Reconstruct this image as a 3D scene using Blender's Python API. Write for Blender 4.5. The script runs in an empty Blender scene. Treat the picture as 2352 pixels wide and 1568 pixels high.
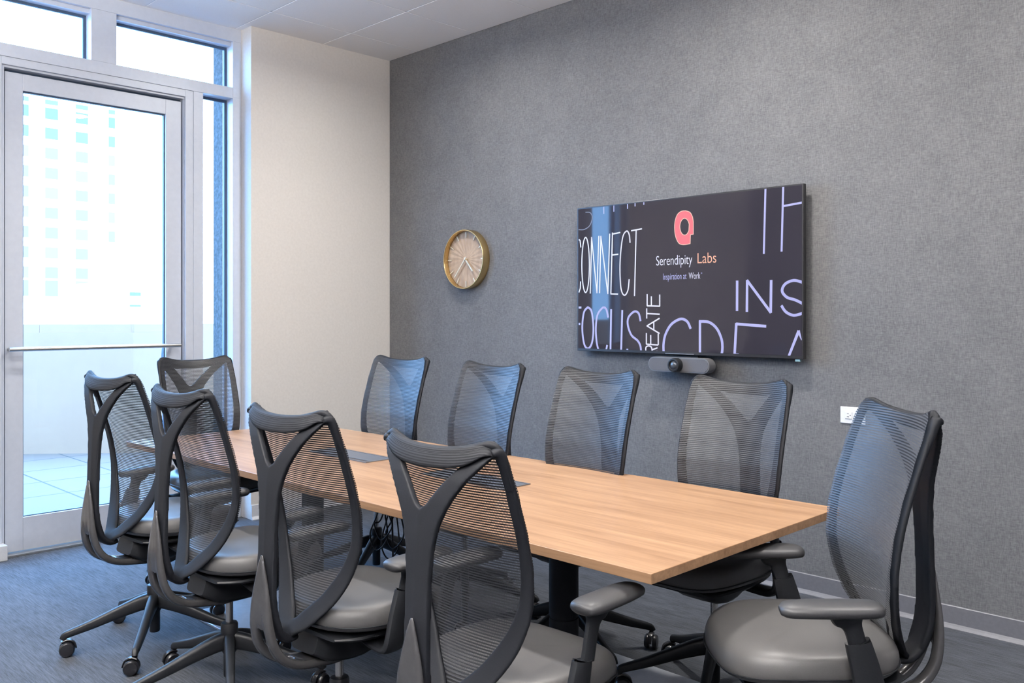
import bpy, bmesh, math, random
from mathutils import Vector, Matrix, noise
R = math.radians
random.seed(7)
S = bpy.context.scene
COL = S.collection
# ------------------------------------------------------------------ camera
cd = bpy.data.cameras.new('camera'); cam = bpy.data.objects.new('camera', cd); COL.objects.link(cam)
cam.location = (0, 0, 1.382); cam.rotation_euler = (R(90), 0, R(44.84))
cd.sensor_width = 36; cd.lens = 2024.4 * 36 / 2352; cd.shift_y = -62.5 / 2352; cd.clip_start = .02; cd.clip_end = 600
S.camera = cam
# ------------------------------------------------------------------ world, exposure
W = bpy.data.worlds.new('sky'); S.world = W; W.use_nodes = True
bg = W.node_tree.nodes['Background']; bg.inputs[0].default_value = (.235, .52, 1.0, 1); bg.inputs[1].default_value = 23.0
S.view_settings.view_transform = 'Standard'; S.view_settings.look = 'None'
S.view_settings.exposure = 0.0; S.view_settings.gamma = 1; S.view_settings.use_curve_mapping = False
S.cycles.use_denoising = True
S.cycles.max_bounces = 10; S.cycles.transparent_max_bounces = 24; S.cycles.diffuse_bounces = 5
S.cycles.sample_clamp_indirect = 6; S.cycles.caustics_reflective = False; S.cycles.caustics_refractive = False
# daylight portal in the glazed wall (only guides sampling of the sky)
pl = bpy.data.lights.new('daylight_portal', 'AREA'); pl.shape = 'RECTANGLE'; pl.size = 2.2; pl.size_y = 3.3
po = bpy.data.objects.new('daylight_portal', pl); COL.objects.link(po)
po.location = (-5.70, 1.93, 1.66); po.rotation_euler = (0, R(-90), 0); pl.size = 3.3; pl.size_y = 2.1; pl.cycles.is_portal = True
LIGHT_W = 42; FILL_DOWN = 18; FILL_UP = 320; LIGHT_COL = (1.0, .96, .91)
# ------------------------------------------------------------------ room numbers
XB = -5.42      # beige wall face
XW = -5.554     # glazing frame face
YD = 4.125      # dark wall face
YS = 2.963      # end of the beige wall
H = 3.319
XR, YN = 1.6, -1.5

# ------------------------------------------------------------------ materials
MATS = {}
def mat(name, col, rough=.5, metal=0, spec=.5, emit=None, es=0, coat=0):
    if name in MATS: return MATS[name]
    m = bpy.data.materials.new(name); m.use_nodes = True
    p = m.node_tree.nodes['Principled BSDF']
    p.inputs['Base Color'].default_value = (*col, 1); p.inputs['Roughness'].default_value = rough
    p.inputs['Metallic'].default_value = metal; p.inputs['Specular IOR Level'].default_value = spec
    p.inputs['Coat Weight'].default_value = coat
    if emit: p.inputs['Emission Color'].default_value = (*emit, 1); p.inputs['Emission Strength'].default_value = es
    MATS[name] = m; return m
def nodes(m): return m.node_tree.nodes, m.node_tree.links, m.node_tree.nodes['Principled BSDF']
def N(m, t, **kw):
    n = m.node_tree.nodes.new(t)
    for k, v in kw.items():
        if k in n.inputs: n.inputs[k].default_value = v
        else: setattr(n, k, v)
    return n
def noisy(name, c1, c2, scale, rough=.6, stretch=(1, 1, 1), bump=0, metal=0, detail=4, spec=.5, lo=.35, hi=.65, dist=.001, coat=0):
    """procedural two-colour noise in object metres"""
    if name in MATS: return MATS[name]
    m = mat(name, c1, rough, metal, spec, coat=coat); n, l, p = nodes(m)
    tc = N(m, 'ShaderNodeTexCoord'); mp = N(m, 'ShaderNodeMapping'); mp.inputs['Scale'].default_value = stretch
    nz = N(m, 'ShaderNodeTexNoise', Scale=scale, Detail=detail, Roughness=.6)
    mr = N(m, 'ShaderNodeMapRange'); mr.inputs[1].default_value = lo; mr.inputs[2].default_value = hi
    mx = N(m, 'ShaderNodeMix', data_type='RGBA'); mx.inputs[6].default_value = (*c1, 1); mx.inputs[7].default_value = (*c2, 1)
    l.new(tc.outputs['Object'], mp.inputs[0]); l.new(mp.outputs[0], nz.inputs['Vector']); l.new(nz.outputs[0], mr.inputs[0])
    l.new(mr.outputs[0], mx.inputs[0]); l.new(mx.outputs[2], p.inputs['Base Color'])
    if bump:
        b = N(m, 'ShaderNodeBump', Strength=bump, Distance=dist); l.new(nz.outputs[0], b.inputs['Height']); l.new(b.outputs[0], p.inputs['Normal'])
    return m

m_beige = noisy('beige_paint', (.66, .63, .595), (.70, .67, .635), 60, .85, bump=.08)
m_slate = noisy('slate_paint', (.20, .20, .22), (.23, .23, .25), 60, .85, bump=.08)
m_white = noisy('white_paint', (.62, .63, .66), (.66, .67, .70), 90, .5, bump=.05)
m_ceil = noisy('ceiling_tile', (.80, .80, .81), (.84, .84, .85), 240, .9, bump=.12)
m_grid = mat('ceiling_grid', (.72, .73, .76), .5)
m_alu = noisy('painted_aluminium', (.58, .62, .70), (.61, .65, .73), 30, .4, metal=.1, bump=.02)
m_gasket = mat('blue_black_gasket', (.05, .08, .13), .5)
m_base = noisy('baseboard_vinyl', (.14, .14, .155), (.16, .16, .175), 60, .4, bump=.02)
m_steel = noisy('brushed_steel', (.55, .54, .53), (.63, .62, .60), 60, .3, (1, 14, 14), metal=.9)
m_black = noisy('black_plastic', (.009, .010, .012), (.012, .013, .016), 300, .45, bump=.04, spec=.3)
m_frame = noisy('charcoal_frame', (.008, .009, .012), (.011, .012, .015), 400, .55, bump=.05, spec=.16)
m_yoke = noisy('glossy_grey_yoke', (.11, .108, .112), (.125, .122, .126), 40, .2, metal=.55)
m_gas = noisy('chrome_column', (.62, .60, .58), (.70, .68, .66), 40, .22, metal=.9)
m_cast = noisy('caster_plastic', (.009, .009, .011), (.013, .013, .016), 200, .28)
m_pad = noisy('arm_pad_grey', (.030, .030, .032), (.036, .036, .039), 300, .45, bump=.04)
m_leather = noisy('dark_vinyl', (.085, .082, .082), (.098, .095, .095), 500, .44, bump=.10, detail=6)
m_brass = noisy('brushed_brass', (.62, .43, .19), (.72, .52, .25), 40, .26, (1, 1, 20), metal=1)
m_gold = mat('pale_gold', (.85, .78, .60), .3, .7)
m_plate = noisy('white_plastic', (.80, .80, .80), (.84, .84, .84), 80, .35)
m_slot = mat('dark_slot', (.03, .03, .03), .5)
m_cable = mat('black_cable', (.012, .012, .014), .45)
m_foot = noisy('grey_steel_base', (.42, .44, .48), (.47, .49, .53), 50, .35, metal=.3)
m_conc = noisy('rough_concrete', (.05, .05, .05), (.10, .095, .095), 45, .95, bump=.6, dist=.01)
m_pave = None
m_outw = noisy('white_render', (.74, .74, .74), (.78, .78, .78), 3, .9)
m_parapet = noisy('cream_parapet', (.31, .172, .106), (.325, .182, .111), 3, .9)

def fabric_wall():
    m = mat('grey_linen_wallcovering', (.10, .10, .10), .82); n, l, p = nodes(m)
    tc = N(m, 'ShaderNodeTexCoord')
    def nz(st, sc, det=3):
        mp = N(m, 'ShaderNodeMapping'); mp.inputs['Scale'].default_value = st
        z = N(m, 'ShaderNodeTexNoise', Scale=sc, Detail=det, Roughness=.65)
        l.new(tc.outputs['Object'], mp.inputs[0]); l.new(mp.outputs[0], z.inputs['Vector']); return z
    a = nz((1, 1, 7), 42); b = nz((7, 1, 1), 42); c = nz((1, 1, 1), 5)
    s1 = N(m, 'ShaderNodeMath', operation='ADD'); l.new(a.outputs[0], s1.inputs[0]); l.new(b.outputs[0], s1.inputs[1])
    s2 = N(m, 'ShaderNodeMath', operation='MULTIPLY_ADD'); l.new(c.outputs[0], s2.inputs[0]); s2.inputs[1].default_value = .35; l.new(s1.outputs[0], s2.inputs[2])
    mr = N(m, 'ShaderNodeMapRange'); mr.inputs[1].default_value = .92; mr.inputs[2].default_value = 1.45
    l.new(s2.outputs[0], mr.inputs[0])
    mx = N(m, 'ShaderNodeMix', data_type='RGBA'); mx.inputs[6].default_value = (.088, .089, .095, 1); mx.inputs[7].default_value = (.172, .171, .172, 1)
    l.new(mr.outputs[0], mx.inputs[0]); l.new(mx.outputs[2], p.inputs['Base Color'])
    bp = N(m, 'ShaderNodeBump', Strength=.25, Distance=.001); l.new(s1.outputs[0], bp.inputs['Height']); l.new(bp.outputs[0], p.inputs['Normal'])
    return m
m_dark = fabric_wall()

def carpet():
    m = mat('loop_carpet', (.06, .06, .07), .95); n, l, p = nodes(m)
    tc = N(m, 'ShaderNodeTexCoord')
    def nz(st, sc, det=3):
        mp = N(m, 'ShaderNodeMapping'); mp.inputs['Scale'].default_value = st
        z = N(m, 'ShaderNodeTexNoise', Scale=sc, Detail=det, Roughness=.6)
        l.new(tc.outputs['Object'], mp.inputs[0]); l.new(mp.outputs[0], z.inputs['Vector']); return z
    a = nz((.06, 1, 1), 170); b = nz((1, 1, 1), 300); c = nz((.3, 1, 1), 14)
    s1 = N(m, 'ShaderNodeMath', operation='MULTIPLY_ADD'); l.new(b.outputs[0], s1.inputs[0]); s1.inputs[1].default_value = .7; l.new(a.outputs[0], s1.inputs[2])
    s2 = N(m, 'ShaderNodeMath', operation='MULTIPLY_ADD'); l.new(c.outputs[0], s2.inputs[0]); s2.inputs[1].default_value = .4; l.new(s1.outputs[0], s2.inputs[2])
    mr = N(m, 'ShaderNodeMapRange'); mr.inputs[1].default_value = .85; mr.inputs[2].default_value = 1.25
    l.new(s2.outputs[0], mr.inputs[0])
    mx = N(m, 'ShaderNodeMix', data_type='RGBA'); mx.inputs[6].default_value = (.024, .026, .031, 1); mx.inputs[7].default_value = (.076, .084, .100, 1)
    l.new(mr.outputs[0], mx.inputs[0]); l.new(mx.outputs[2], p.inputs['Base Color'])
    bp = N(m, 'ShaderNodeBump', Strength=.5, Distance=.002); l.new(s1.outputs[0], bp.inputs['Height']); l.new(bp.outputs[0], p.inputs['Normal'])
    return m
m_carpet = carpet()

def wood():
    m = mat('light_oak_laminate', (.6, .4, .25), .36, spec=.45); n, l, p = nodes(m)
    tc = N(m, 'ShaderNodeTexCoord')
    def nz(st, sc, det=4):
        mp = N(m, 'ShaderNodeMapping'); mp.inputs['Scale'].default_value = st
        z = N(m, 'ShaderNodeTexNoise', Scale=sc, Detail=det, Roughness=.6, Distortion=.4)
        l.new(tc.outputs['Object'], mp.inputs[0]); l.new(mp.outputs[0], z.inputs['Vector']); return z
    a = nz((.035, 1, 1), 90); b = nz((.10, 1, 1), 16); 
    s1 = N(m, 'ShaderNodeMath', operation='MULTIPLY_ADD'); l.new(a.outputs[0], s1.inputs[0]); s1.inputs[1].default_value = .8; l.new(b.outputs[0], s1.inputs[2])
    mr = N(m, 'ShaderNodeMapRange'); mr.inputs[1].default_value = .62; mr.inputs[2].default_value = 1.2
    l.new(s1.outputs[0], mr.inputs[0])
    mx = N(m, 'ShaderNodeMix', data_type='RGBA'); mx.inputs[6].default_value = (.255, .138, .072, 1); mx.inputs[7].default_value = (.455, .272, .153, 1)
    l.new(mr.outputs[0], mx.inputs[0]); l.new(mx.outputs[2], p.inputs['Base Color'])
    return m
m_wood = wood()

def stripe(m, uvout, axis, pitch, duty):
    """0..1 profile of a thread across the given uv axis; mask where thread exists"""
    l = m.node_tree.links
    sp = N(m, 'ShaderNodeSeparateXYZ'); l.new(uvout, sp.inputs[0])
    d = N(m, 'ShaderNodeMath', operation='DIVIDE'); l.new(sp.outputs[axis], d.inputs[0]); d.inputs[1].default_value = pitch
    f = N(m, 'ShaderNodeMath', operation='FRACT'); l.new(d.outputs[0], f.inputs[0])
    s = N(m, 'ShaderNodeMath', operation='SUBTRACT'); l.new(f.outputs[0], s.inputs[0]); s.inputs[1].default_value = .5
    a = N(m, 'ShaderNodeMath', operation='ABSOLUTE'); l.new(s.outputs[0], a.inputs[0])
    c = N(m, 'ShaderNodeMath', operation='LESS_THAN'); l.new(a.outputs[0], c.inputs[0]); c.inputs[1].default_value = duty / 2
    return c, a
def mesh_fabric(name, duty_h, duty_v, solid=False):
    m = mat(name, (.011, .012, .015) if solid else (.015, .017, .022), .6 if solid else .42, spec=.2 if solid else .6); n, l, p = nodes(m)
    p.inputs['Sheen Weight'].default_value = 0 if solid else .18; p.inputs['Sheen Roughness'].default_value = .4
    uv = N(m, 'ShaderNodeUVMap')
    h, ha = stripe(m, uv.outputs[0], 1, .0060 if solid else .0072, duty_h); v, va = stripe(m, uv.outputs[0], 0, .0032, duty_v)
    mx = N(m, 'ShaderNodeMath', operation='MAXIMUM'); l.new(h.outputs[0], mx.inputs[0]); l.new(v.outputs[0], mx.inputs[1])
    bp = N(m, 'ShaderNodeBump', Strength=.8, Distance=.0012); bp.invert = True; l.new(ha.outputs[0], bp.inputs['Height']); l.new(bp.outputs[0], p.inputs['Normal'])
    if not solid: l.new(mx.outputs[0], p.inputs['Alpha'])
    return m
m_mesh = mesh_fabric('woven_mesh', .52, .38)
m_band = mesh_fabric('woven_mesh_double', .5, .4, True)

def glass():
    m = bpy.data.materials.new('window_glass'); m.use_nodes = True; t = m.node_tree; t.nodes.clear()
    o = t.nodes.new('ShaderNodeOutputMaterial'); tr = t.nodes.new('ShaderNodeBsdfTransparent'); tr.inputs[0].default_value = (.93, .96, .97, 1)
    gl = t.nodes.new('ShaderNodeBsdfGlossy'); gl.inputs['Roughness'].default_value = 0
    fr = t.nodes.new('ShaderNodeFresnel'); fr.inputs[0].default_value = 1.35
    mx = t.nodes.new('ShaderNodeMixShader'); ge = t.nodes.new('ShaderNodeNewGeometry'); iv = t.nodes.new('ShaderNodeMath'); iv.operation = 'SUBTRACT'; iv.inputs[0].default_value = 1; t.links.new(ge.outputs['Backfacing'], iv.inputs[1])
    mu = t.nodes.new('ShaderNodeMath'); mu.operation = 'MULTIPLY'; t.links.new(iv.outputs[0], mu.inputs[0]); t.links.new(fr.outputs[0], mu.inputs[1]); t.links.new(mu.outputs[0], mx.inputs[0]); t.links.new(tr.outputs[0], mx.inputs[1]); t.links.new(gl.outputs[0], mx.inputs[2]); t.links.new(mx.outputs[0], o.inputs[0])
    return m
m_glass = glass()

# ------------------------------------------------------------------ mesh helpers
def bx(bm, a, b, mi=0, M=None):
    x0, y0, z0 = a; x1, y1, z1 = b
    v = [bm.verts.new((x, y, z)) for x in (x0, x1) for y in (y0, y1) for z in (z0, z1)]
    if M:
        for q in v: q.co = M @ q.co
    for f in ((0, 1, 3, 2), (4, 6, 7, 5), (0, 4, 5, 1), (2, 3, 7, 6), (0, 2, 6, 4), (1, 5, 7, 3)):
        fc = bm.faces.new([v[i] for i in f]); fc.material_index = mi
    return v
def cyl(bm, p0, p1, r0, r1=None, seg=24, caps=True, mi=0):
    p0, p1 = Vector(p0), Vector(p1); r1 = r0 if r1 is None else r1
    d = (p1 - p0).normalized(); a = d.orthogonal().normalized(); b = d.cross(a)
    A = []; B = []
    for i in range(seg):
        t = 2 * math.pi * i / seg; o = a * math.cos(t) + b * math.sin(t)
        A.append(bm.verts.new(p0 + o * r0)); B.append(bm.verts.new(p1 + o * r1))
    for i in range(seg):
        j = (i + 1) % seg; bm.faces.new((A[i], A[j], B[j], B[i])).material_index = mi
    if caps: bm.faces.new(A[::-1]).material_index = mi; bm.faces.new(B).material_index = mi
def lathe(bm, prof, c=(0, 0, 0), axis='Z', seg=32, mi=0):
    rings = []
    for r, z in prof:
        ring = []
        for i in range(seg):
            t = 2 * math.pi * i / seg; x, y = r * math.cos(t), r * math.sin(t)
            co = (x, y, z) if axis == 'Z' else ((x, z, y) if axis == 'Y' else (z, x, y))
            ring.append(bm.verts.new(Vector(c) + Vector(co)))
        rings.append(ring)
    for a, b in zip(rings, rings[1:]):
        for i in range(seg):
            j = (i + 1) % seg; bm.faces.new((a[i], a[j], b[j], b[i])).material_index = mi
    bm.faces.new(rings[0][::-1]).material_index = mi; bm.faces.new(rings[-1]).material_index = mi
def crom(P, t):
    n = len(P) - 1; s = min(max(t, 0), 1) * n; i = min(int(s), n - 1); u = s - i
    p0 = P[max(i - 1, 0)]; p1 = P[i]; p2 = P[i + 1]; p3 = P[min(i + 2, n)]
    return [.5 * (2 * b + (c - a) * u + (2 * a - 5 * b + 4 * c - d) * u * u + (3 * b - a - 3 * c + d) * u ** 3) for a, b, c, d in zip(p0, p1, p2, p3)]
def sweep(bm, pts, n=24, seg=14, side=None, pw=2.6, mi=0, closed=False):
    """pts: (x,y,z, halfwidth, halfthick). width direction = side (default X made perpendicular to path)"""
    P = [crom(pts, i / n) for i in range(n + 1)]; rings = []
    for i, p in enumerate(P):
        a = Vector(P[max(i - 1, 0)][:3]); b = Vector(P[min(i + 1, n)][:3]); t = (b - a).normalized()
        sd = Vector(side) if side else Vector((1, 0, 0)); sd = (sd - t * sd.dot(t)).normalized(); nm = t.cross(sd)
        ring = []
        for k in range(seg):
            th = 2 * math.pi * k / seg; c, s = math.cos(th), math.sin(th)
            e = 2 / pw; cx = math.copysign(abs(c) ** e, c); sy = math.copysign(abs(s) ** e, s)
            ring.append(bm.verts.new(Vector(p[:3]) + sd * cx * p[3] + nm * sy * p[4]))
        rings.append(ring)
    for a, b in zip(rings, rings[1:]):
        for k in range(seg):
            j = (k + 1) % seg; bm.faces.new((a[k], a[j], b[j], b[k])).material_index = mi
    bm.faces.new(rings[0][::-1]).material_index = mi; bm.faces.new(rings[-1]).material_index = mi
def obj(name, bm, mats, parent=None, smooth=False, bevel=0, bseg=2, kind=None):
    bmesh.ops.recalc_face_normals(bm, faces=bm.faces)
    me = bpy.data.meshes.new(name); bm.to_mesh(me); bm.free()
    for m in (mats if isinstance(mats, (list, tuple)) else [mats]): me.materials.append(m)
    o = bpy.data.objects.new(name, me); COL.objects.link(o)
    if bevel:
        b = o.modifiers.new('bevel', 'BEVEL'); b.width = bevel; b.segments = bseg; b.limit_method = 'ANGLE'; b.angle_limit = R(40)
    if smooth:
        for f in me.polygons: f.use_smooth = True
        if smooth != 'all':
            me.set_sharp_from_angle(angle=R(38))
    if parent: o.parent = parent
    if kind: o['kind'] = kind
    return o
def remesh(o, vox, it=4):
    r = o.modifiers.new('r', 'REMESH'); r.mode = 'VOXEL'; r.voxel_size = vox
    s = o.modifiers.new('s', 'SMOOTH'); s.iterations = it; s.factor = .6
    dg = bpy.context.evaluated_depsgraph_get(); dg.update()
    me = bpy.data.meshes.new_from_object(o.evaluated_get(dg)); mt = [m for m in o.data.materials]
    o.modifiers.clear(); o.data = me; me.materials.clear()
    for m in mt: me.materials.append(m)
    for f in me.polygons: f.use_smooth = True
def NB(): return bmesh.new()
def box_obj(name, a, b, m, parent=None, bevel=0, kind=None):
    bm = NB(); bx(bm, a, b); return obj(name, bm, m, parent, bevel=bevel, kind=kind)
def thing(name, label, cat, loc=(0, 0, 0), rz=0, group=None):
    o = bpy.data.objects.new(name, None); COL.objects.link(o); o.location = loc; o.rotation_euler = (0, 0, rz)
    o.empty_display_size = .1; o['label'] = label; o['category'] = cat
    if group: o['group'] = group
    return o
def tag(o, label, cat, group=None):
    o['label'] = label; o['category'] = cat
    if group: o['group'] = group
    return o
def struct(name, loc=(0, 0, 0)):
    o = bpy.data.objects.new(name, None); COL.objects.link(o); o.location = loc; o['kind'] = 'structure'; o.empty_display_size = .1
    return o
ST = 'structure'
# ------------------------------------------------------------------ room shell
box_obj('floor', (-5.66, YN - .1, -.12), (XR + .1, YD + .1, 0), m_carpet, kind=ST)
box_obj('wall_right', (-5.9, YD, 0), (XR + .1, YD + .14, H + .25), m_dark, kind=ST)
box_obj('wall_near', (-5.66, YN - .14, 0), (XR + .1, YN, H + .25), m_slate, kind=ST)
box_obj('wall_rear', (XR, YN, 0), (XR + .14, YD, H + .25), m_slate, kind=ST)
bm = NB(); bx(bm, (-5.9, YS, 0), (XB, YD, H + .25)); obj('wall_left', bm, m_beige, kind=ST, bevel=.003)
# ceiling: lay-in tiles with a narrow reveal, over a grid
GX, GY, G = -5.0724, 3.5247, .6096
bm = NB(); bx(bm, (-5.9, YN - .1, H + .012), (XR + .1, YD + .1, H + .12))
LIGHTS = [(-4.03, 3.08), (-2.2, 3.08), (-.4, 3.08), (-4.03, .9), (-2.2, .9), (-.4, .9)]
FILLS = [(-3.0, -.5), (-1.3, -.5), (.4, -.5)]
xs = [GX + i * G for i in range(-1, 12)]; ys = [GY + i * G for i in range(-9, 2)]
g = .0055
for i in range(len(xs) - 1):
    for j in range(len(ys) - 1):
        x0, x1 = max(xs[i], -5.75) + g, min(xs[i + 1], XR) - g; y0, y1 = max(ys[j], YN) + g, min(ys[j + 1], YD) - g
        if x1 > x0 + .02 and y1 > y0 + .02: bx(bm, (x0, y0, H), (x1, y1, H + .02))
ceil = obj('ceiling', bm, m_ceil, kind=ST)
bm = NB()
for x in xs: bx(bm, (x - g, YN, H + .002), (x + g, YD, H + .014))
for y in ys: bx(bm, (-5.75, y - g, H + .002), (XR, y + g, H + .014))
obj('ceiling_grid', bm, m_grid, ceil)
# baseboards
def baseboard(name, a, b, t=.012, h=.1, m=m_base):
    """a,b: floor points, wall face on the left of a->b; coved toe"""
    a, b = Vector((*a, 0)), Vector((*b, 0)); d = (b - a).normalized(); nrm = Vector((d.y, -d.x, 0))
    prof = [(0, 0), (.022, 0), (.022, .004), (.014, .014), (.009, .022), (.009, h - .003), (.006, h), (0, h)]
    bm = NB(); A = [bm.verts.new(a + nrm * u + Vector((0, 0, z))) for u, z in prof]; B = [bm.verts.new(b + nrm * u + Vector((0, 0, z))) for u, z in prof]
    k = len(prof)
    for i in range(k): bm.faces.new((A[i], A[(i + 1) % k], B[(i + 1) % k], B[i]))
    bm.faces.new(A[::-1]); bm.faces.new(B)
    return obj(name, bm, m, kind=ST)
baseboard('baseboard_right', (XB, YD), (XR, YD))
baseboard('baseboard_left', (XB, YS), (XB, YD), m=m_white)
# ------------------------------------------------------------------ glazed wall : frames (plane x=XW), glass recessed .09
XG = -5.645; XO = -5.70
def fr(bm, y0, y1, z0, z1, x0=XO, x1=XW): bx(bm, (x0, y0, z0), (x1, y1, z1))
YL = .90
bm = NB()
fr(bm, YL, YS, 3.232, H + .01); fr(bm, YL, YS, 3.205, 3.232, XO, XW - .03)          # head
fr(bm, YL, 2.902, 2.845, 2.918); fr(bm, 2.902, YS, 2.852, 2.912, XO, XW + .0008)                                                     # transom bar
fr(bm, 1.983, 2.133, 2.918, 3.232, XO, XW - .0015)                                      # mullion between the toplights
fr(bm, 2.902, YS, 0, 3.232)                                                     # end mullion
fr(bm, 2.626, 2.692, 0, 2.845, XO, XW - .001)                                            # sidelight mullion
fr(bm, 1.40, 1.472, 0, 2.845, XO, XW - .001)
fr(bm, YL, .96, 0, 3.232)
fr(bm, 2.692, 2.902, 0, .10, XO, XW - .002); fr(bm, .96, 1.40, 0, .10, XO, XW - .002)             # sills
obj('trim_1', bm, m_alu, kind=ST, bevel=.002)
def pane(name, y0, y1, z0, z1):
    w = struct(name)
    f = .018; bm = NB()
    for a in ((y0, y0 + f, z0, z1), (y1 - f, y1, z0, z1), (y0 + f, y1 - f, z0, z0 + f), (y0 + f, y1 - f, z1 - f, z1)):
        bx(bm, (XG - .012, a[0], a[2]), (XG + .004, a[1], a[3]))
    obj('window_gasket', bm, m_gasket, w)
    bm = NB(); bx(bm, (XG - .010, y0 + f * .8, z0 + f * .8), (XG - .004, y1 - f * .8, z1 - f * .8)); obj('glass_pane', bm, m_glass, w)
pane('window_1', .96, 1.983, 2.918, 3.205); pane('window_2', 2.133, 2.902, 2.918, 3.205)
pane('window_3', 2.692, 2.902, .10, 2.845); pane('window_4', .96, 1.40, .10, 2.845)
# remaining wall left of the glazing
bm = NB(); bx(bm, (-5.75, YN, 0), (-5.50, YL, H + .2)); obj('wall_left', bm, m_beige, kind=ST)
# small white base block on the left jamb
bm = NB(); bx(bm, (-5.60, 1.30, 0), (-5.495, 1.512, .085)); obj('trim_2', bm, m_white, kind=ST, bevel=.003)
# door
door = struct('door_1', (-5.59, 2.03, 0))
def dl(name, parts, m, parent, bevel=.002, smooth=False):
    bm = NB()
    for (x0, x1, y0, y1, z0, z1) in parts: bx(bm, (x0 + 5.59, y0 - 2.03, z0), (x1 + 5.59, y1 - 2.03, z1))
    return obj(name, bm, m, parent, bevel=bevel, smooth=smooth)
dl('door_frame', [(-5.70, -5.560, 1.472, 1.500, 0, 2.845), (-5.70, -5.560, 2.573, 2.626, 0, 2.845), (-5.70, -5.560, 1.500, 2.573, 2.800, 2.845),
                  (-5.70, -5.575, 1.500, 1.516, 0, 2.80), (-5.70, -5.575, 2.569, 2.573, 0, 2.80), (-5.70, -5.575, 1.516, 2.569, 2.787, 2.80)], m_alu, door)
dl('door_gap', [(-5.69, -5.632, 1.516, 1.526, .02, 2.787), (-5.69, -5.632, 2.561, 2.569, .02, 2.787), (-5.69, -5.632, 1.526, 2.561, 2.772, 2.787)], m_gasket, door, 0)
DX0, DX1 = -5.645, -5.598
leaf = dl('door_leaf', [(DX0, DX1, 1.526, 1.620, .018, 2.770), (DX0, DX1, 2.459, 2.561, .018, 2.770), (DX0, DX1, 1.620, 2.459, 2.674, 2.770), (DX0, DX1, 1.620, 2.459, .018, .209)], m_alu, door)
dl('glazing_gasket', [(-5.632, -5.612, 1.620, 1.626, .209, 2.674), (-5.632, -5.612, 2.451, 2.459, .209, 2.674), (-5.632, -5.612, 1.626, 2.451, 2.666, 2.674), (-5.632, -5.612, 1.626, 2.451, .209, .215)], m_gasket, leaf, 0)
dl('glass_pane', [(-5.625, -5.619, 1.624, 2.455, .212, 2.67)], m_glass, leaf, 0)
dl('threshold', [(-5.70, -5.545, 1.50, 2.573, 0, .013)], m_steel, door)
bm = NB(); zb = 1.183
cyl(bm, (.082, -.507, zb), (.082, .487, zb), .0125)
for y in (-.485, .465): cyl(bm, (-.006, y, zb), (.082, y, zb), .010, seg=14)
obj('push_bar', bm, m_steel, door, smooth=True)
bm = NB(); sweep(bm, [(-.06, .47, 1.185, .009, .009), (-.12, .465, 1.17, .009, .009), (-.14, .465, 1.08, .009, .009), (-.14, .465, .98, .009, .009), (-.12, .465, .90, .009, .009), (-.06, .47, .885, .009, .009)], 24, 10, (0, 1, 0), 2)
obj('outer_pull_handle', bm, m_gasket, door, smooth=True)
# ------------------------------------------------------------------ outdoors
def paving():
    m = mat('pale_pavers', (.5, .5, .5), .85); n, l, p = nodes(m)
    tc = N(m, 'ShaderNodeTexCoord'); mp = N(m, 'ShaderNodeMapping'); l.new(tc.outputs['Object'], mp.inputs[0])
    br = N(m, 'ShaderNodeTexBrick', Scale=1.0); br.offset = 0; br.inputs['Color1'].default_value = (.150, .092, .066, 1); br.inputs['Color2'].default_value = (.137, .084, .060, 1)
    br.inputs['Mortar'].default_value = (.045, .035, .028, 1); br.inputs['Mortar Size'].default_value = .008; br.inputs['Brick Width'].default_value = .61; br.inputs['Row Height'].default_value = .61
    l.new(mp.outputs[0], br.inputs['Vector']); l.new(br.outputs[0], p.inputs['Base Color']); return m
bm = NB(); bx(bm, (-11.5, -8, -.25), (-5.70, 9, -.01)); obj('terrace_floor', bm, paving(), kind=ST)
def wallrun(name, pts, h, t, m, z0=-.01, cap=None):
    bm = NB()
    for (a, b) in zip(pts, pts[1:]):
        a = Vector((*a, 0)); b = Vector((*b, 0)); d = (b - a).normalized(); nn = Vector((-d.y, d.x, 0))
        def quad(z0, z1, o0, o1):
            v = [bm.verts.new(q + nn * o + Vector((0, 0, z))) for q in (a, b) for o in (o0, o1) for z in (z0, z1)]
            for f in ((0, 1, 3, 2), (4, 6, 7, 5), (0, 4, 5, 1), (2, 3, 7, 6), (0, 2, 6, 4), (1, 5, 7, 3)): bm.faces.new([v[i] for i in f])
        quad(z0, h, 0, t); quad(h, h + .08, -.03, t + .03)
    return obj(name, bm, m, kind=ST)
wallrun('parapet_wall', [(-8.9, 9), (-8.95, 3.60), (-9.55, 2.9), (-10.3, 1.9), (-10.6, -8)], 1.20, -.2, m_parapet)
# rough pier outside the sidelight
bm = NB(); bx(bm, (-5.84, 2.905, -.01), (-5.701, YD, 3.6)); obj('concrete_pier', bm, m_conc, kind=ST)
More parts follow.
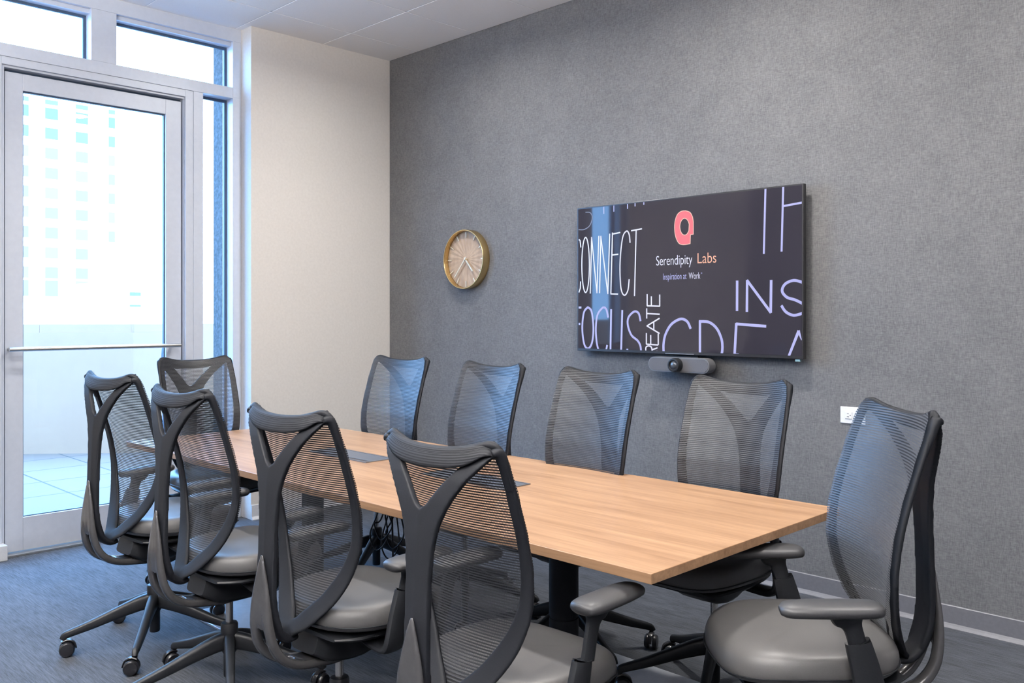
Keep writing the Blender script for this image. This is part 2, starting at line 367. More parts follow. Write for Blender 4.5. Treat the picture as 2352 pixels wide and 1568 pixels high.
# far tower with a grid of blue windows, low block beside it
tower = thing('office_tower', 'tall white tower with a grid of small blue windows beyond the terrace', 'building', (-140, 45, 0))
bm = NB(); bx(bm, (-14, -24, -8), (0, 14.0, 33.2)); obj('facade', bm, m_outw, tower)
def bwin(k): return mat('blue_window_haze_%d' % k, [(.085, .060, .045), (.10, .068, .048), (.16, .088, .056), (.18, .093, .058)][k], .3)
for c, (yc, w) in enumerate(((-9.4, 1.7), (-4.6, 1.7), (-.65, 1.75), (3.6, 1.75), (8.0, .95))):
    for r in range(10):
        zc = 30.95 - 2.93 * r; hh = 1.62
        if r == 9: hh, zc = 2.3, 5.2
        k = 0 if r < 1 else (1 if r < 2 else (2 if (r + c) % 3 else 3))  # lower rows paler: distance haze painted into the window colour
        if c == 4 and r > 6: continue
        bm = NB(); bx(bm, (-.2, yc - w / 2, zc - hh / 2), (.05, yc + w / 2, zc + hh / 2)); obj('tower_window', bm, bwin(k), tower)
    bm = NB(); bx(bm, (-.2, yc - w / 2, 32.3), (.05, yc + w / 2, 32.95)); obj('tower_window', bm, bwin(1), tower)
low = thing('low_building', 'low white building with two small dark louvres right of the tower', 'building', (-70, 28.3, 0))
bm = NB(); bx(bm, (-8, -2, -6), (0, 36, 3.9)); obj('facade', bm, m_outw, low)
for (yc, zc, w, h) in ((0, 2.97, .85, .28), (0, 2.05, .85, .14), (5.3, 3.05, .6, .28), (7.0, 3.05, .7, .28)):
    bm = NB(); bx(bm, (-.2, yc - w / 2, zc - h / 2), (.04, yc + w / 2, zc + h / 2)); obj('louvre', bm, bwin(0), low)
bm = NB(); bx(bm, (-260, -160, -9), (-10.9, 200, -8)); obj('street_ground', bm, m_outw, kind=ST)
# ------------------------------------------------------------------ lights in the ceiling, then added fill lights out of view
for i, (x, y) in enumerate(LIGHTS):
    where = ['in the window corner by the grey wall', 'above the wall screen', 'near the grey wall at the room end', 'by the glass door, away from the grey wall', 'above the near row of chairs', 'above the open floor at the room end'][i]
    t = thing('ceiling_light', 'round recessed ceiling downlight, ' + where, 'ceiling light', (x, y, H), 0, 'recessed downlights')
    bm = NB(); lathe(bm, [(.135, -.001), (.135, -.008), (.115, -.010), (.112, -.004), (.112, -.001)], seg=40); obj('trim_ring', bm, m_plate, t, smooth=True)
    bm = NB(); lathe(bm, [(.111, -.0015), (.111, -.004)], seg=40); obj('diffuser', bm, mat('lamp_diffuser', (.9, .9, .9), .5, emit=LIGHT_COL, es=6), t)
    ld = bpy.data.lights.new('downlight', 'AREA'); ld.shape = 'DISK'; ld.size = .21; ld.energy = LIGHT_W * (.45 if y < 2 else .8 if x < -4 else 1.15); ld.color = LIGHT_COL; ld.spread = R(165)
    lo = bpy.data.objects.new('lamp', ld); COL.objects.link(lo); lo.location = (0, 0, -.014); lo.parent = t
for i, (x, y) in enumerate(FILLS):  # invented hanging lamps out of frame, added to brighten ceiling and room
    where = ['nearest the window wall', 'in the middle of the three', 'farthest from the window wall'][i]
    t = thing('fill_light', 'added slim linear fill light shining up and down, ' + where, 'fill light', (x, y, 2.50), 0, 'added fill lights')
    bm = NB(); bx(bm, (-.60, -.035, -.03), (.60, -.031, .03)); bx(bm, (-.60, .031, -.03), (.60, .035, .03)); bx(bm, (-.60, -.031, -.03), (-.596, .031, .03)); bx(bm, (.596, -.031, -.03), (.60, .031, .03)); obj('housing', bm, m_plate, t)
    dm = mat('lamp_diffuser', (.9, .9, .9), .5, emit=LIGHT_COL, es=6)
    bm = NB(); bx(bm, (-.596, -.031, -.028), (.596, .031, -.022)); bx(bm, (-.596, -.031, .022), (.596, .031, .028)); obj('diffuser', bm, dm, t)
    for sx in (-.5, .5): bm = NB(); cyl(bm, (sx, 0, .028), (sx, 0, H - 2.50), .0015, seg=8); obj('fill_wire', bm, m_steel, t)
    for up_, en in ((0, FILL_DOWN), (1, FILL_UP)):
        ld = bpy.data.lights.new('fill_lamp', 'AREA'); ld.shape = 'RECTANGLE'; ld.size = 1.18; ld.size_y = .06; ld.energy = en; ld.color = LIGHT_COL
        lo = bpy.data.objects.new('lamp', ld); COL.objects.link(lo); lo.location = (0, 0, .032 if up_ else -.032); lo.rotation_euler = (math.pi * up_, 0, 0); lo.parent = t
# ------------------------------------------------------------------ table
TX0, TX1, TY0, TY1, TZ = -4.552, -1.298, 1.796, 2.853, .737
table = thing('conference_table', 'long light oak conference table with grey steel legs in the middle of the room', 'table', ((TX0 + TX1) / 2, (TY0 + TY1) / 2, 0))
tx, ty = (TX1 - TX0) / 2, (TY1 - TY0) / 2; tcx, tcy = (TX0 + TX1) / 2, (TY0 + TY1) / 2
BOX = [(-3.60, -3.145), (-2.765, -2.305)]; BY0, BY1 = 2.262, 2.418
bm = NB(); bx(bm, (-tx, -ty, .71), (tx, ty, TZ)); obj('tabletop', bm, m_wood, table, bevel=.0015)
bm = NB(); bx(bm, (-tx + .35, -.03, .655), (tx - .35, .03, .7095)); bx(bm, (-tx + .35, -.30, .69), (tx - .35, -.26, .7095)); bx(bm, (-tx + .35, .26, .69), (tx - .35, .30, .7095)); obj('support_beam', bm, m_black, table, bevel=.002)
for lx in (-3.66, -2.055):
    x = lx - tcx
    bm = NB(); cyl(bm, (x, 0, .012), (x, 0, .32), .052, seg=40); cyl(bm, (x, 0, .326), (x, 0, .70), .052, seg=40); cyl(bm, (x, 0, .32), (x, 0, .326), .048, seg=40)
    col_ = obj('table_leg', bm, m_frame if lx > -3 else m_frame, table, smooth=True)
    bm = NB(); bx(bm, (x - .25, -.50, 0), (x + .25, .50, .012)); obj('base_plate', bm, m_foot, col_, bevel=.003)
    bm = NB(); bx(bm, (x - .05, -.36, .685), (x + .05, .36, .7098)); obj('cross_bracket', bm, m_black, col_, bevel=.002)
for i, (x0, x1) in enumerate(BOX):
    cx = (x0 + x1) / 2; cy = (BY0 + BY1) / 2; w, d = (x1 - x0) / 2, (BY1 - BY0) / 2
    t = thing('table_power_box', ['dark flip-up power box set in the table at its window half', 'dark flip-up power box set in the table nearer the screen end chairs'][i], 'power box', (cx, cy, TZ), 0, 'power boxes in the tabletop')
    bm = NB()
    for a in ((-w, w, -d, -d + .008), (-w, w, d - .008, d), (-w, -w + .008, -d + .008, d - .008), (w - .008, w, -d + .008, d - .008)): bx(bm, (a[0], a[2], .0002), (a[1], a[3], .004))
    obj('box_frame', bm, mat('box_frame_grey', (.17, .175, .19), .35, .5), t)
    bm = NB(); bx(bm, (-w + .010, -d + .034, .0003), (w - .010, d - .010, .003)); obj('box_lid', bm, mat('box_lid_grey', (.10, .108, .125), .4, .2), t, bevel=.0008)
    bm = NB(); bx(bm, (-w + .010, -d + .010, .0003), (w - .010, -d + .030, .0012)); obj('brush_strip', bm, m_slot, t)
# hanging cables under the window-side box
bm = NB()
def loop(bm, pts, r=.0035, n=36): sweep(bm, [(*p, r, r) for p in pts], n, 8, (0, 1, .01), 2)
for k, (dx, dy, lo_) in enumerate(((-.03, 0, .34), (.0, .04, .30), (.03, -.02, .40), (.06, .02, .36))):
    x, y = -3.14 + dx, 2.36 + dy
    loop(bm, [(x, y, .70), (x + .01, y + .01, .60), (x - .03, y, .48), (x - .05, y - .02, lo_ + .06), (x, y - .02, lo_), (x + .05, y, lo_ + .06), (x + .02, y + .01, .50), (x + .02, y, .56), (x - .01, y, .60)])
loop(bm, [(-3.10, 2.36, .70), (-3.10, 2.37, .5), (-3.08, 2.36, .3), (-3.09, 2.35, .12), (-3.12, 2.4, .012), (-3.3, 2.55, .006)], .0045)
tag(obj('cable_bundle', bm, m_cable, smooth=True), 'black looped cables hanging under the table below the window-side power box', 'cable')

# ------------------------------------------------------------------ chair
def interp(tab, z):
    if z <= tab[0][0]: return tab[0][1]
    for (a, va), (b, vb) in zip(tab, tab[1:]):
        if z <= b: u = (z - a) / (b - a); u = u * u * (3 - 2 * u) * .3 + u * .7; return va + (vb - va) * u
    return tab[-1][1]
WT = [(.462, .018), (.475, .040), (.50, .074), (.55, .124), (.60, .160), (.65, .186), (.70, .203), (.76, .213), (.85, .217), (1.0, .216), (1.08, .213), (1.115, .206), (1.135, .190), (1.142, .170)]
YT = [(.462, -.205), (.50, -.172), (.55, -.140), (.60, -.117), (.66, -.100), (.74, -.091), (.82, -.098), (.90, -.117), (1.0, -.148), (1.08, -.176), (1.142, -.200)]
def wid(z): return interp(WT, z)
def yr(z): return interp(YT, z)
def conc(z): return interp([(.46, .0), (.55, .014), (.75, .022), (1.0, .034), (1.14, .042)], z)
def ztop(s): return 1.112 + .026 * abs(s) ** 2.2
def surf(s, z, off=0):
    return Vector((s * wid(z), yr(z) - conc(z) * (1 - s * s) + off, z))
def build_chair():
    C = thing('office_chair', 'x', 'chair')
    up = {}
    # --- seat
    bm = NB(); na, nr = 56, 12; rings = []
    def outline(t):
        c, s = math.cos(t), math.sin(t); e = 2 / 2.9
        x = .240 * math.copysign(abs(c) ** e, c); y = .235 * math.copysign(abs(s) ** e, s)
        x *= 1 - .08 * (y < 0) * (-y / .235) ** 2
        return x, y + .045
    prof = [(.0, .497, 1), (.35, .495, 1), (.6, .4945, 1), (.8, .493, 1), (.90, .489, 1), (.955, .481, 1), (.985, .468, 1), (1.0, .452, 1), (.998, .438, 1), (.985, .425, 1), (.94, .416, 1), (.5, .412, 1)]
    for k, (q, z, _) in enumerate(prof):
        if q == 0: rings.append([bm.verts.new((0, .09, z + .051))]); continue
        ring = []
        for i in range(na):
            t = 2 * math.pi * i / na; x, y = outline(t); x, y = x * q, (y - .045) * q + .045
            dz = 0
            if y > .12: dz -= .030 * ((y - .12) / .17) ** 2          # waterfall front
            dz -= .006 * (1 - min(1, (x / .2) ** 2)) * (y < .15)      # slight dish
            if y < -.1: dz += .006 * ((-.1 - y) / .1)
            ring.append(bm.verts.new((x, y + .045, z + dz + .055)))
        rings.append(ring)
    for i in range(na): bm.faces.new((rings[0][0], rings[1][i], rings[1][(i + 1) % na]))
    for a, b in zip(rings[1:], rings[2:]):
        for i in range(na): j = (i + 1) % na; bm.faces.new((a[i], b[i], b[j], a[j]))
    bm.faces.new(rings[-1])
    seat = obj('seat', bm, m_leather, C, smooth='all'); sm = seat.modifiers.new('s', 'SUBSURF'); sm.levels = 1; sm.render_levels = 1
    bm = NB(); P = []
    for i in range(na + 1):
        t = 2 * math.pi * i / na; x, y = outline(t); P.append((x * 1.002, (y - .045) * 1.002 + .09, .491 - (.030 * ((y - .12) / .17) ** 2 if y > .12 else 0), .0022, .0022))
    sweep(bm, P, na * 2, 6, (0, 0, 1), 2); obj('seam_piping', bm, m_black, seat, smooth=True)
    # --- pan and mechanism
    bm = NB(); sweep(bm, [(0, -.13, .456, .15, .006), (0, -.06, .452, .19, .012), (0, .09, .448, .20, .014), (0, .24, .440, .17, .010), (0, .275, .440, .14, .006)], 12, 20, pw=4)
    obj('seat_pan', bm, m_black, C, smooth=True)
    bm = NB(); sweep(bm, [(0, -.13, .420, .060, .030), (0, -.06, .402, .080, .050), (0, .06, .400, .085, .052), (0, .17, .425, .07, .026)], 10, 16, pw=5)
    mech = obj('tilt_mechanism', bm, m_black, C, smooth=True)
    bm = NB(); cyl(bm, (.05, .06, .425), (.225, .07, .425), .006, seg=10); sweep(bm, [(.215, .07, .425, .012, .004), (.25, .072, .422, .014, .005), (.275, .073, .420, .010, .004)], 6, 10, (0, 1, 0))
    obj('lever', bm, m_black, mech, smooth=True)
    # --- back frame (perimeter)
    bm = NB()
    for sg in (-1, 1):
        pts = []
        for z in (.455, .475, .50, .55, .60, .66, .74, .84, .94, 1.03, 1.09, 1.118):
            w = wid(z); hw = interp([(.455, .024), (.50, .033), (.60, .031), (.70, .0235), (.80, .0190), (1.1, .0165)], z)
            pts.append((sg * max(w - hw + .002, .004), yr(z) - .0125, z, hw, .0068))
        sweep(bm, pts, 44, 16, pw=4.5)
        # corner and top bar
        pts = [(sg * .196, yr(1.08) - .013, 1.085, .0165, .0085), (sg * .193, -.203, 1.115, .0155, .009), (sg * .176, -.213, 1.128, .012, .010), (sg * .13, -.224, 1.119, .010, .010), (sg * .06, -.236, 1.106, .009, .010), (0, -.240, 1.103, .009, .010)]
        sweep(bm, pts, 22, 12, (0, 0, 1) if False else (1, 0, .6), pw=2.4)
    f = obj('back_frame', bm, m_frame, C); remesh(f, .0038, 3)
    # --- mesh sheet
    bm = NB(); uvl = bm.loops.layers.uv.new('UVMap'); ns, nz = 24, 56; grid = []; UV = {}
    for j in range(nz + 1):
        row = []
        for i in range(ns + 1):
            s = -1 + 2 * i / ns; z = .466 + (ztop(s) - .466) * j / nz
            q = surf(s, z, -.001); q.x *= 1 - .0085 / max(wid(z), .03); q.y += .004; v = bm.verts.new(q); row.append(v)
            UV[v] = (v.co.x, (z - .466) * 1.05 + .012 * (1 - s * s) * 0)
        grid.append(row)
    for j in range(nz):
        for i in range(ns):
            fc = bm.faces.new((grid[j][i], grid[j][i + 1], grid[j + 1][i + 1], grid[j + 1][i]))
            for lp in fc.loops: lp[uvl].uv = UV[lp.vert]
    obj('mesh_backrest', bm, m_mesh, C, smooth='all')
    # --- rolled top band
    bm = NB(); uvl = bm.loops.layers.uv.new('UVMap'); UV = {}; grid = []; ns = 30
    for i in range(ns + 1):
        s = -.985 + 1.97 * i / ns; col = []; zt = ztop(s) - .014 * max(0, (abs(s) - .86) / .14) ** 2; p = surf(s, min(zt, 1.14)); x = p.x
        yf = p.y; r = .014 - .004 * s ** 4; d = .010 + .028 * (1 - abs(s) ** 4)
        prof = [(yf + .0025, zt - .020, 0)]
        for k in range(9):
            a = math.pi * k / 8; prof.append((yf - r + r * math.cos(a) + .0025, zt + r * math.sin(a) * .9 - .008, .02 + .006 * k))
        for k in range(1, 7): prof.append((yf - 2 * r + .0025 - .010 * math.sin(k / 6 * 1.6) , zt - .008 - d * k / 6, .075 + d * k / 6))
        prof.append((yf - 2 * r + .002, zt - .006 - d, .08 + d))
        for (y, z, v) in prof:
            q = bm.verts.new((x, y, z)); UV[q] = (x, v); col.append(q)
        grid.append(col)
    for a, b in zip(grid, grid[1:]):
        for k in range(len(a) - 1):
            fc = bm.faces.new((a[k], b[k], b[k + 1], a[k + 1]))
            for lp in fc.loops: lp[uvl].uv = UV[lp.vert]
    tb = obj('top_roll', bm, m_band, C, smooth='all'); so = tb.modifiers.new('s', 'SOLIDIFY'); so.thickness = .002
    # --- Y spine
    bm = NB()
    for sg in (-1, 1):
        OUT = [(.49, .040), (.55, .041), (.62, .042), (.71, .041), (.80, .041), (.878, .048), (.929, .061), (.971, .082), (1.005, .105), (1.043, .135), (1.08, .172), (1.105, .194), (1.122, .203)]
        INN = [(.49, -.004), (.955, -.004), (.968, .0), (.9725, .011), (.982, .022), (1.005, .040), (1.043, .074), (1.08, .112), (1.105, .148), (1.122, .182)]
        YC = [(.49, -.262), (.55, -.280), (.6, -.286), (.7, -.284), (.8, -.280), (.9, -.275), (.97, -.268), (1.0, -.263), (1.043, -.252), (1.08, -.236), (1.10, -.222), (1.122, -.205)]
        lin = lambda T, z: next((va + (vb - va) * (z - za) / (zb_ - za) for (za, va), (zb_, vb) in zip(T, T[1:]) if z <= zb_), T[-1][1])
        zs = [.49 + (1.122 - .49) * i / 90 for i in range(91)]; rows = []
        for z in zs:
            x0, x1, yc = lin(INN, z), lin(OUT, z), lin(YC, z); th = .0085
            rows.append([bm.verts.new((sg * x, yc + t, z)) for x, t in ((x0, -th), (x1, -th * .8 + .002), (x1, th + .003), (x0, th))])
        for r0_, r1_ in zip(rows, rows[1:]):
            for q_ in range(4): bm.faces.new((r0_[q_], r0_[(q_ + 1) % 4], r1_[(q_ + 1) % 4], r1_[q_]))
        bm.faces.new(rows[0]); bm.faces.new(rows[-1])
        sweep(bm, [(sg * .203, yr(1.02) - .016, 1.02, .013, .006), (sg * .203, -.190, 1.075, .014, .010), (sg * .200, -.205, 1.112, .014, .012), (sg * .190, -.220, 1.110, .013, .010)], 12, 12, pw=2.5)
    sweep(bm, [(0, -.286, .60, .030, .010), (0, -.282, .55, .038, .012), (0, -.262, .49, .038, .013), (0, -.225, .455, .036, .014), (0, -.19, .452, .028, .010)], 34, 14, pw=3)
    bmesh.ops.recalc_face_normals(bm, faces=bm.faces); sp = obj('back_spine', bm, m_frame, C); remesh(sp, .0034, 6)
    # --- glossy yoke
    bm = NB()
    for sg in (-1, 1):
        sweep(bm, [(sg * .001, -.298, .712, .004, .003), (sg * .006, -.300, .68, .010, .006), (sg * .016, -.301, .62, .018, .008), (sg * .027, -.302, .56, .020, .010), (sg * .036, -.298, .50, .019, .012), (sg * .041, -.284, .445, .019, .013), (sg * .040, -.250, .400, .020, .014), (sg * .034, -.195, .372, .021, .014), (sg * .027, -.12, .358, .022, .015), (sg * .022, -.05, .350, .022, .016), (sg * .018, .0, .352, .018, .012)], 48, 14, pw=2.8)
    sweep(bm, [(0, -.298, .712, .004, .003), (0, -.300, .68, .013, .006), (0, -.301, .62, .031, .008), (0, -.302, .56, .044, .010), (0, -.299, .515, .050, .010), (0, -.296, .495, .046, .008)], 24, 16, pw=3)
    sweep(bm, [(0, -.20, .376, .046, .012), (0, -.12, .360, .046, .014), (0, -.04, .352, .040, .015), (0, .0, .352, .034, .012)], 16, 16, pw=3)
    yk = obj('support_yoke', bm, m_yoke, C); remesh(yk, .0038, 4)
    up['up'] = None
    # --- arms
    for sg in (-1, 1):
        bm = NB()
        sweep(bm, [(sg * .08, .02, .430, .036, .010), (sg * .19, .012, .418, .038, .012), (sg * .240, .008, .422, .039, .014), (sg * .262, .006, .452, .039, .0165), (sg * .263, .020, .52, .036, .0165), (sg * .262, .038, .585, .032, .0165), (sg * .262, .039, .590, .030, .015)], 30, 14, (0, 1, 0), pw=2.8)
        a = obj('armrest', bm, m_black, C, smooth=True)
        bm = NB(); sweep(bm, [(sg * .262, .030, .54, .022, .011), (sg * .262, .044, .60, .022, .011), (sg * .262, .054, .632, .025, .012), (sg * .262, .060, .648, .042, .017), (sg * .262, .062, .660, .050, .022)], 16, 14, (0, 1, 0), pw=2.6)
        obj('arm_post', bm, m_black, a, smooth=True)
        bm = NB(); sweep(bm, [(sg * .260, -.020, .669, .018, .008), (sg * .260, -.010, .670, .037, .0155), (sg * .260, .02, .671, .046, .0185), (sg * .260, .09, .6715, .047, .019), (sg * .258, .16, .672, .046, .0185), (sg * .255, .208, .670, .037, .0165), (sg * .253, .226, .667, .018, .009)], 28, 18, pw=2.3)
        obj('arm_pad', bm, m_pad, a, smooth='all')
    # --- column
    bm = NB(); cyl(bm, (0, 0, .20), (0, 0, .37), .0135, seg=24); obj('gas_column', bm, m_gas, C, smooth=True)
    # --- base
    B = NB(); lathe(B, [(.019, .045), (.021, .05), (.021, .13), (.028, .14), (.031, .15), (.031, .236), (.028, .243), (.016, .246)], seg=28)
    hub = obj('base_hub', B, m_black, C, smooth=True); hub['base'] = 1
    for k in range(5):
        a = 2 * math.pi * k / 5; M = Matrix.Rotation(a, 4, 'Z')
        bm = NB(); sweep(bm, [(.015, 0, .178, .021, .032), (.06, 0, .170, .020, .030), (.14, 0, .146, .0175, .024), (.24, 0, .113, .0155, .0185), (.315, 0, .092, .014, .015), (.338, 0, .084, .012, .014), (.348, 0, .070, .010, .012)], 24, 16, (0, 1, 0), pw=3.2)
        bmesh.ops.transform(bm, matrix=M, verts=bm.verts); lg = obj('base_leg', bm, m_black, C, smooth=True); lg['base'] = 1
        bm = NB(); cyl(bm, (.343, 0, .045), (.343, 0, .078), .006, seg=10)
        Q = Matrix.Rotation(a, 4, 'Z') @ Matrix.Translation((.343, 0, 0)) @ Matrix.Rotation(1.1 + 1.7 * k, 4, 'Z')
        bm2 = NB()
        for sy in (-1, 1): lathe(bm2, [(.006, sy * .007), (.022, sy * .007), (.0285, sy * .009), (.030, sy * .013), (.029, sy * .020), (.024, sy * .026), (.010, sy * .027), (.003, sy * .026)], (-.012, 0, .030), 'Y', 22)
        sweep(bm2, [(-.046, 0, .030, .0065, .003), (-.036, 0, .055, .0095, .004), (-.012, 0, .066, .011, .004), (.008, 0, .058, .011, .005)], 10, 8, (0, 1, 0), 3)
        bmesh.ops.transform(bm2, matrix=Q, verts=bm2.verts); bmesh.ops.transform(bm, matrix=M, verts=bm.verts)
        me = bpy.data.meshes.new('t'); bm2.to_mesh(me); bm2.free(); bm.from_mesh(me); bpy.data.meshes.remove(me)
        obj('caster', bm, m_cast, lg, smooth=True)
    return C
def dup(root):
    r = root.copy(); COL.objects.link(r)
    for ch in list(root.children):
        c = ch.copy(); COL.objects.link(c); c.parent = r
        for g_ in ch.children:
            d = g_.copy(); COL.objects.link(d); d.parent = c
    return r
# x, y, heading, seat lift, star phase (world deg), arm raise, arm slide, label, group
GN = 'mesh-back office chairs around the table'
CH = [
 (-3.695, 1.576, 5.3, .010, 37, 0, 0, 'black mesh-back office chair seen from behind, nearest the glass door in the near row'),
 (-3.043, 1.576, 1.9, -.010, 45.5, 0, 0, 'black mesh-back office chair in the near row, second from the glass door'),
 (-2.340, 1.583, 3.1, -.030, 20, 0, .0, 'black mesh-back office chair in the near row, third from the glass door'),
 (-1.649, 1.592, 1.3, -.049, 60, .045, .05, 'black mesh-back office chair in the near row, farthest from the glass door, largest in view'),
 (-4.505, 2.224, -90.6, .012, 59, 0, 0, 'mesh-back office chair at the window end of the table beside the glass door'),
 (-3.835, 2.829, 186.2, .015, 16, 0, 0, 'mesh-back office chair on the far side of the table nearest the beige wall'),
 (-3.058, 2.762, 180.0, .015, 30, 0, 0, 'mesh-back office chair on the far side of the table right below the clock'),
 (-2.381, 2.734, 180.3, .015, 51.7, 0, 0, 'mesh-back office chair on the far side, just left of the camera bar'),
 (-1.741, 2.795, 180.5, .006, 6, 0, 0, 'mesh-back office chair on the far side, just right of the camera bar'),
 (-1.068, 2.294, 137.0, .003, 28, 0, 0, 'mesh-back office chair facing sideways at the right end of the table, near the outlet'),
]
proto = build_chair()
chairs = [proto] + [dup(proto) for _ in CH[1:]]
for o, (x, y, th, dz, ph, ar, sl, lab) in zip(chairs, CH):
    o.location = (x, y, 0); o.rotation_euler = (0, 0, R(th)); o['label'] = lab; o['group'] = GN
    for c in o.children:
        n = c.name.split('.')[0]
        if n in ('back_frame', 'mesh_backrest', 'top_roll', 'back_spine', 'support_yoke'): c.location = (0, .021, dz)
        elif 'base' in c: c.rotation_euler = (0, 0, R(ph - th))
        elif n == 'gas_column': pass
        else:
            c.location = (0, 0, dz)
            if n == 'armrest':
                for g_ in c.children: g_.location = (0, (sl if g_.name.startswith('arm_pad') else sl * .6), ar)
for o in list(bpy.data.objects):
    if 'base' in o: del o['base']
# ------------------------------------------------------------------ wall clock
CX, CZ = -4.518, 1.761
clk = thing('wall_clock', 'round brass-rimmed wall clock with a fluted wooden face on the dark grey wall', 'clock', (CX, YD, CZ))
bm = NB(); seg = 72; prof = [(.200, 0), (.205, -.002), (.205, -.060), (.203, -.063), (.198, -.063), (.196, -.060), (.196, -.022), (.150, -.0215)]
lathe(bm, prof, (0, 0, 0), 'Y', seg); obj('rim', bm, m_brass, clk, smooth=True)
bm = NB(); K = 48; c0 = bm.verts.new((0, -.026, 0)); ring = []
for i in range(K):
    a = 2 * math.pi * i / K; ring.append(bm.verts.new((.195 * math.sin(a), -.0235 - (.003 if i % 2 else 0), .195 * math.cos(a))))
for i in range(K): bm.faces.new((c0, ring[i], ring[(i + 1) % K]))
face = obj('dial', bm, noisy('clock_wood', (.36, .25, .165), (.46, .33, .22), 30, .5, (1, 1, .4)), clk)
def bar(bm, ang, r0, r1, w, y0, y1):
    a = R(ang); M = Matrix.Rotation(a, 4, 'Y'); bx(bm, (-w, y0, r0), (w, y1, r1), 0, M)
for k in range(12):
    bm = NB(); bar(bm, 30 * k, .150, .190, .0026, -.034, -.031); obj('hour_mark', bm, m_gold, clk)
bm = NB(); bar(bm, 138.5, -.018, .112, .0046, -.041, -.038); obj('hour_hand', bm, m_gold, clk)
bm = NB(); bar(bm, 221, -.02, .162, .0036, -.046, -.043); obj('minute_hand', bm, m_gold, clk)
bm = NB(); lathe(bm, [(.006, -.020), (.006, -.049), (.003, -.050)], (0, 0, 0), 'Y', 16); obj('centre_pin', bm, m_gold, clk, smooth=True)
# ------------------------------------------------------------------ outlet
ot = thing('wall_outlet', 'white duplex power outlet plate mounted sideways on the grey wall', 'outlet', (-1.809, YD, .900))
bm = NB(); bx(bm, (-.061, -.006, -.040), (.061, 0, .040)); obj('cover_plate', bm, m_plate, ot, bevel=.003)
for sx in (-.0195, .0195):
    bm = NB(); bx(bm, (sx - .0165, -.009, -.017), (sx + .0165, -.0055, .017)); rc = obj('receptacle', bm, m_plate, ot, bevel=.003)
    bm = NB(); bx(bm, (sx - .006, -.0094, .0065), (sx + .002, -.0088, .0085)); bx(bm, (sx - .007, -.0094, -.0085), (sx + .003, -.0088, -.0060)); cyl(bm, (sx + .009, -.0094, 0), (sx + .009, -.0088, 0), .0026, seg=12)
    obj('slots', bm, m_slot, rc)
# ------------------------------------------------------------------ television
SX0, SX1, SZ0, SZ1, SY = -3.476, -2.0255, 1.162, 2.022, 4.0546
tv = thing('wall_television', 'large black flat screen television on the dark wall showing white words and a red logo', 'television', ((SX0 + SX1) / 2, YD, (SZ0 + SZ1) / 2))
tw, thh = (SX1 - SX0) / 2, (SZ1 - SZ0) / 2; dy = SY - YD
bm = NB(); bx(bm, (-tw, dy, -thh), (tw, dy + .030, thh)); obj('bezel', bm, mat('tv_bezel', (.035, .035, .038), .3, .5), tv, bevel=.002)
bm = NB(); bx(bm, (-tw * .95, dy + .030, -thh * .9), (tw * .97, dy + .048, thh * .80)); obj('rear_housing', bm, m_black, tv, bevel=.004)
bm = NB(); bx(bm, (-.25, dy + .048, -.2), (.25, -.0005, .2)); obj('wall_mount', bm, m_black, tv)
bm = NB(); bz = .008; bx(bm, (-tw + bz, dy - .0012, -thh + .016), (tw - bz, dy + .001, thh - bz))
scr = obj('screen', bm, mat('tv_screen', (.012, .011, .016), .035, 0, .30, emit=(.165, .155, .20), es=.15), tv)
# glow panel content is drawn in screen units u (0..1), v (0..1 up) taken on the visible picture
UW, VH = 2 * (tw - bz), 2 * thh - .024
def sp_(u, v, e=.0018): return Vector((-tw + bz + u * UW, dy - e, -thh + .016 + v * VH))
def strokes(name, lines, wd, m, parent, e=.0020):
    bm = NB()
    for ln in lines:
        pts = [sp_(u, v, e) for u, v in ln]
        w = wd / 2
        for i, (a, b) in enumerate(zip(pts, pts[1:])):
            d = (b - a)
            if d.length < 1e-6: continue
            d.normalize(); nn = Vector((-d.z, 0, d.x)); ext = d * w * (.35 if len(pts) > 2 else 0)
            q = [a - ext - nn * w, b + ext - nn * w, b + ext + nn * w, a - ext + nn * w]
            X0, X1, Z0, Z1 = -tw + bz, tw - bz, -thh + .016, thh - bz
            q = [Vector((min(max(t.x, X0), X1), t.y, min(max(t.z, Z0), Z1))) for t in q]
            if len({(round(t.x, 5), round(t.z, 5)) for t in q}) < 3: continue
            bm.faces.new([bm.verts.new(t) for t in q])
    geo = bmesh.ops.extrude_face_region(bm, geom=bm.faces[:])
    bmesh.ops.translate(bm, verts=[v for v in geo['geom'] if isinstance(v, bmesh.types.BMVert)], vec=(0, .0005, 0))
    return obj(name, bm, m, parent)
def arc(cu, cv, ru, rv, a0, a1, n=28): return [(cu + ru * math.cos(R(a0 + (a1 - a0) * i / n)), cv + rv * math.sin(R(a0 + (a1 - a0) * i / n))) for i in range(n + 1)]
def clipv(l):
    out = []; cur = []
    for u, v in l:
        if -.002 <= u <= 1.002 and -.002 <= v <= 1.002: cur.append((u, v))
        else:
            if len(cur) > 1: out.append(cur)
            cur = []
    if len(cur) > 1: out.append(cur)
    return out
m_let = mat('screen_letters', (.02, .02, .02), .3, emit=(.52, .53, .95), es=.9)
m_letw = mat('screen_letters_white', (.02, .02, .02), .3, emit=(.78, .78, .98), es=1.0)
m_dim = mat('screen_letters_dim', (.02, .02, .02), .3, emit=(.42, .42, .55), es=.5)
m_red = mat('screen_red', (.02, .005, .005), .3, emit=(.95, .17, .20), es=1.0)
m_org = mat('screen_orange', (.02, .005, .005), .3, emit=(1.0, .50, .34), es=1.0)
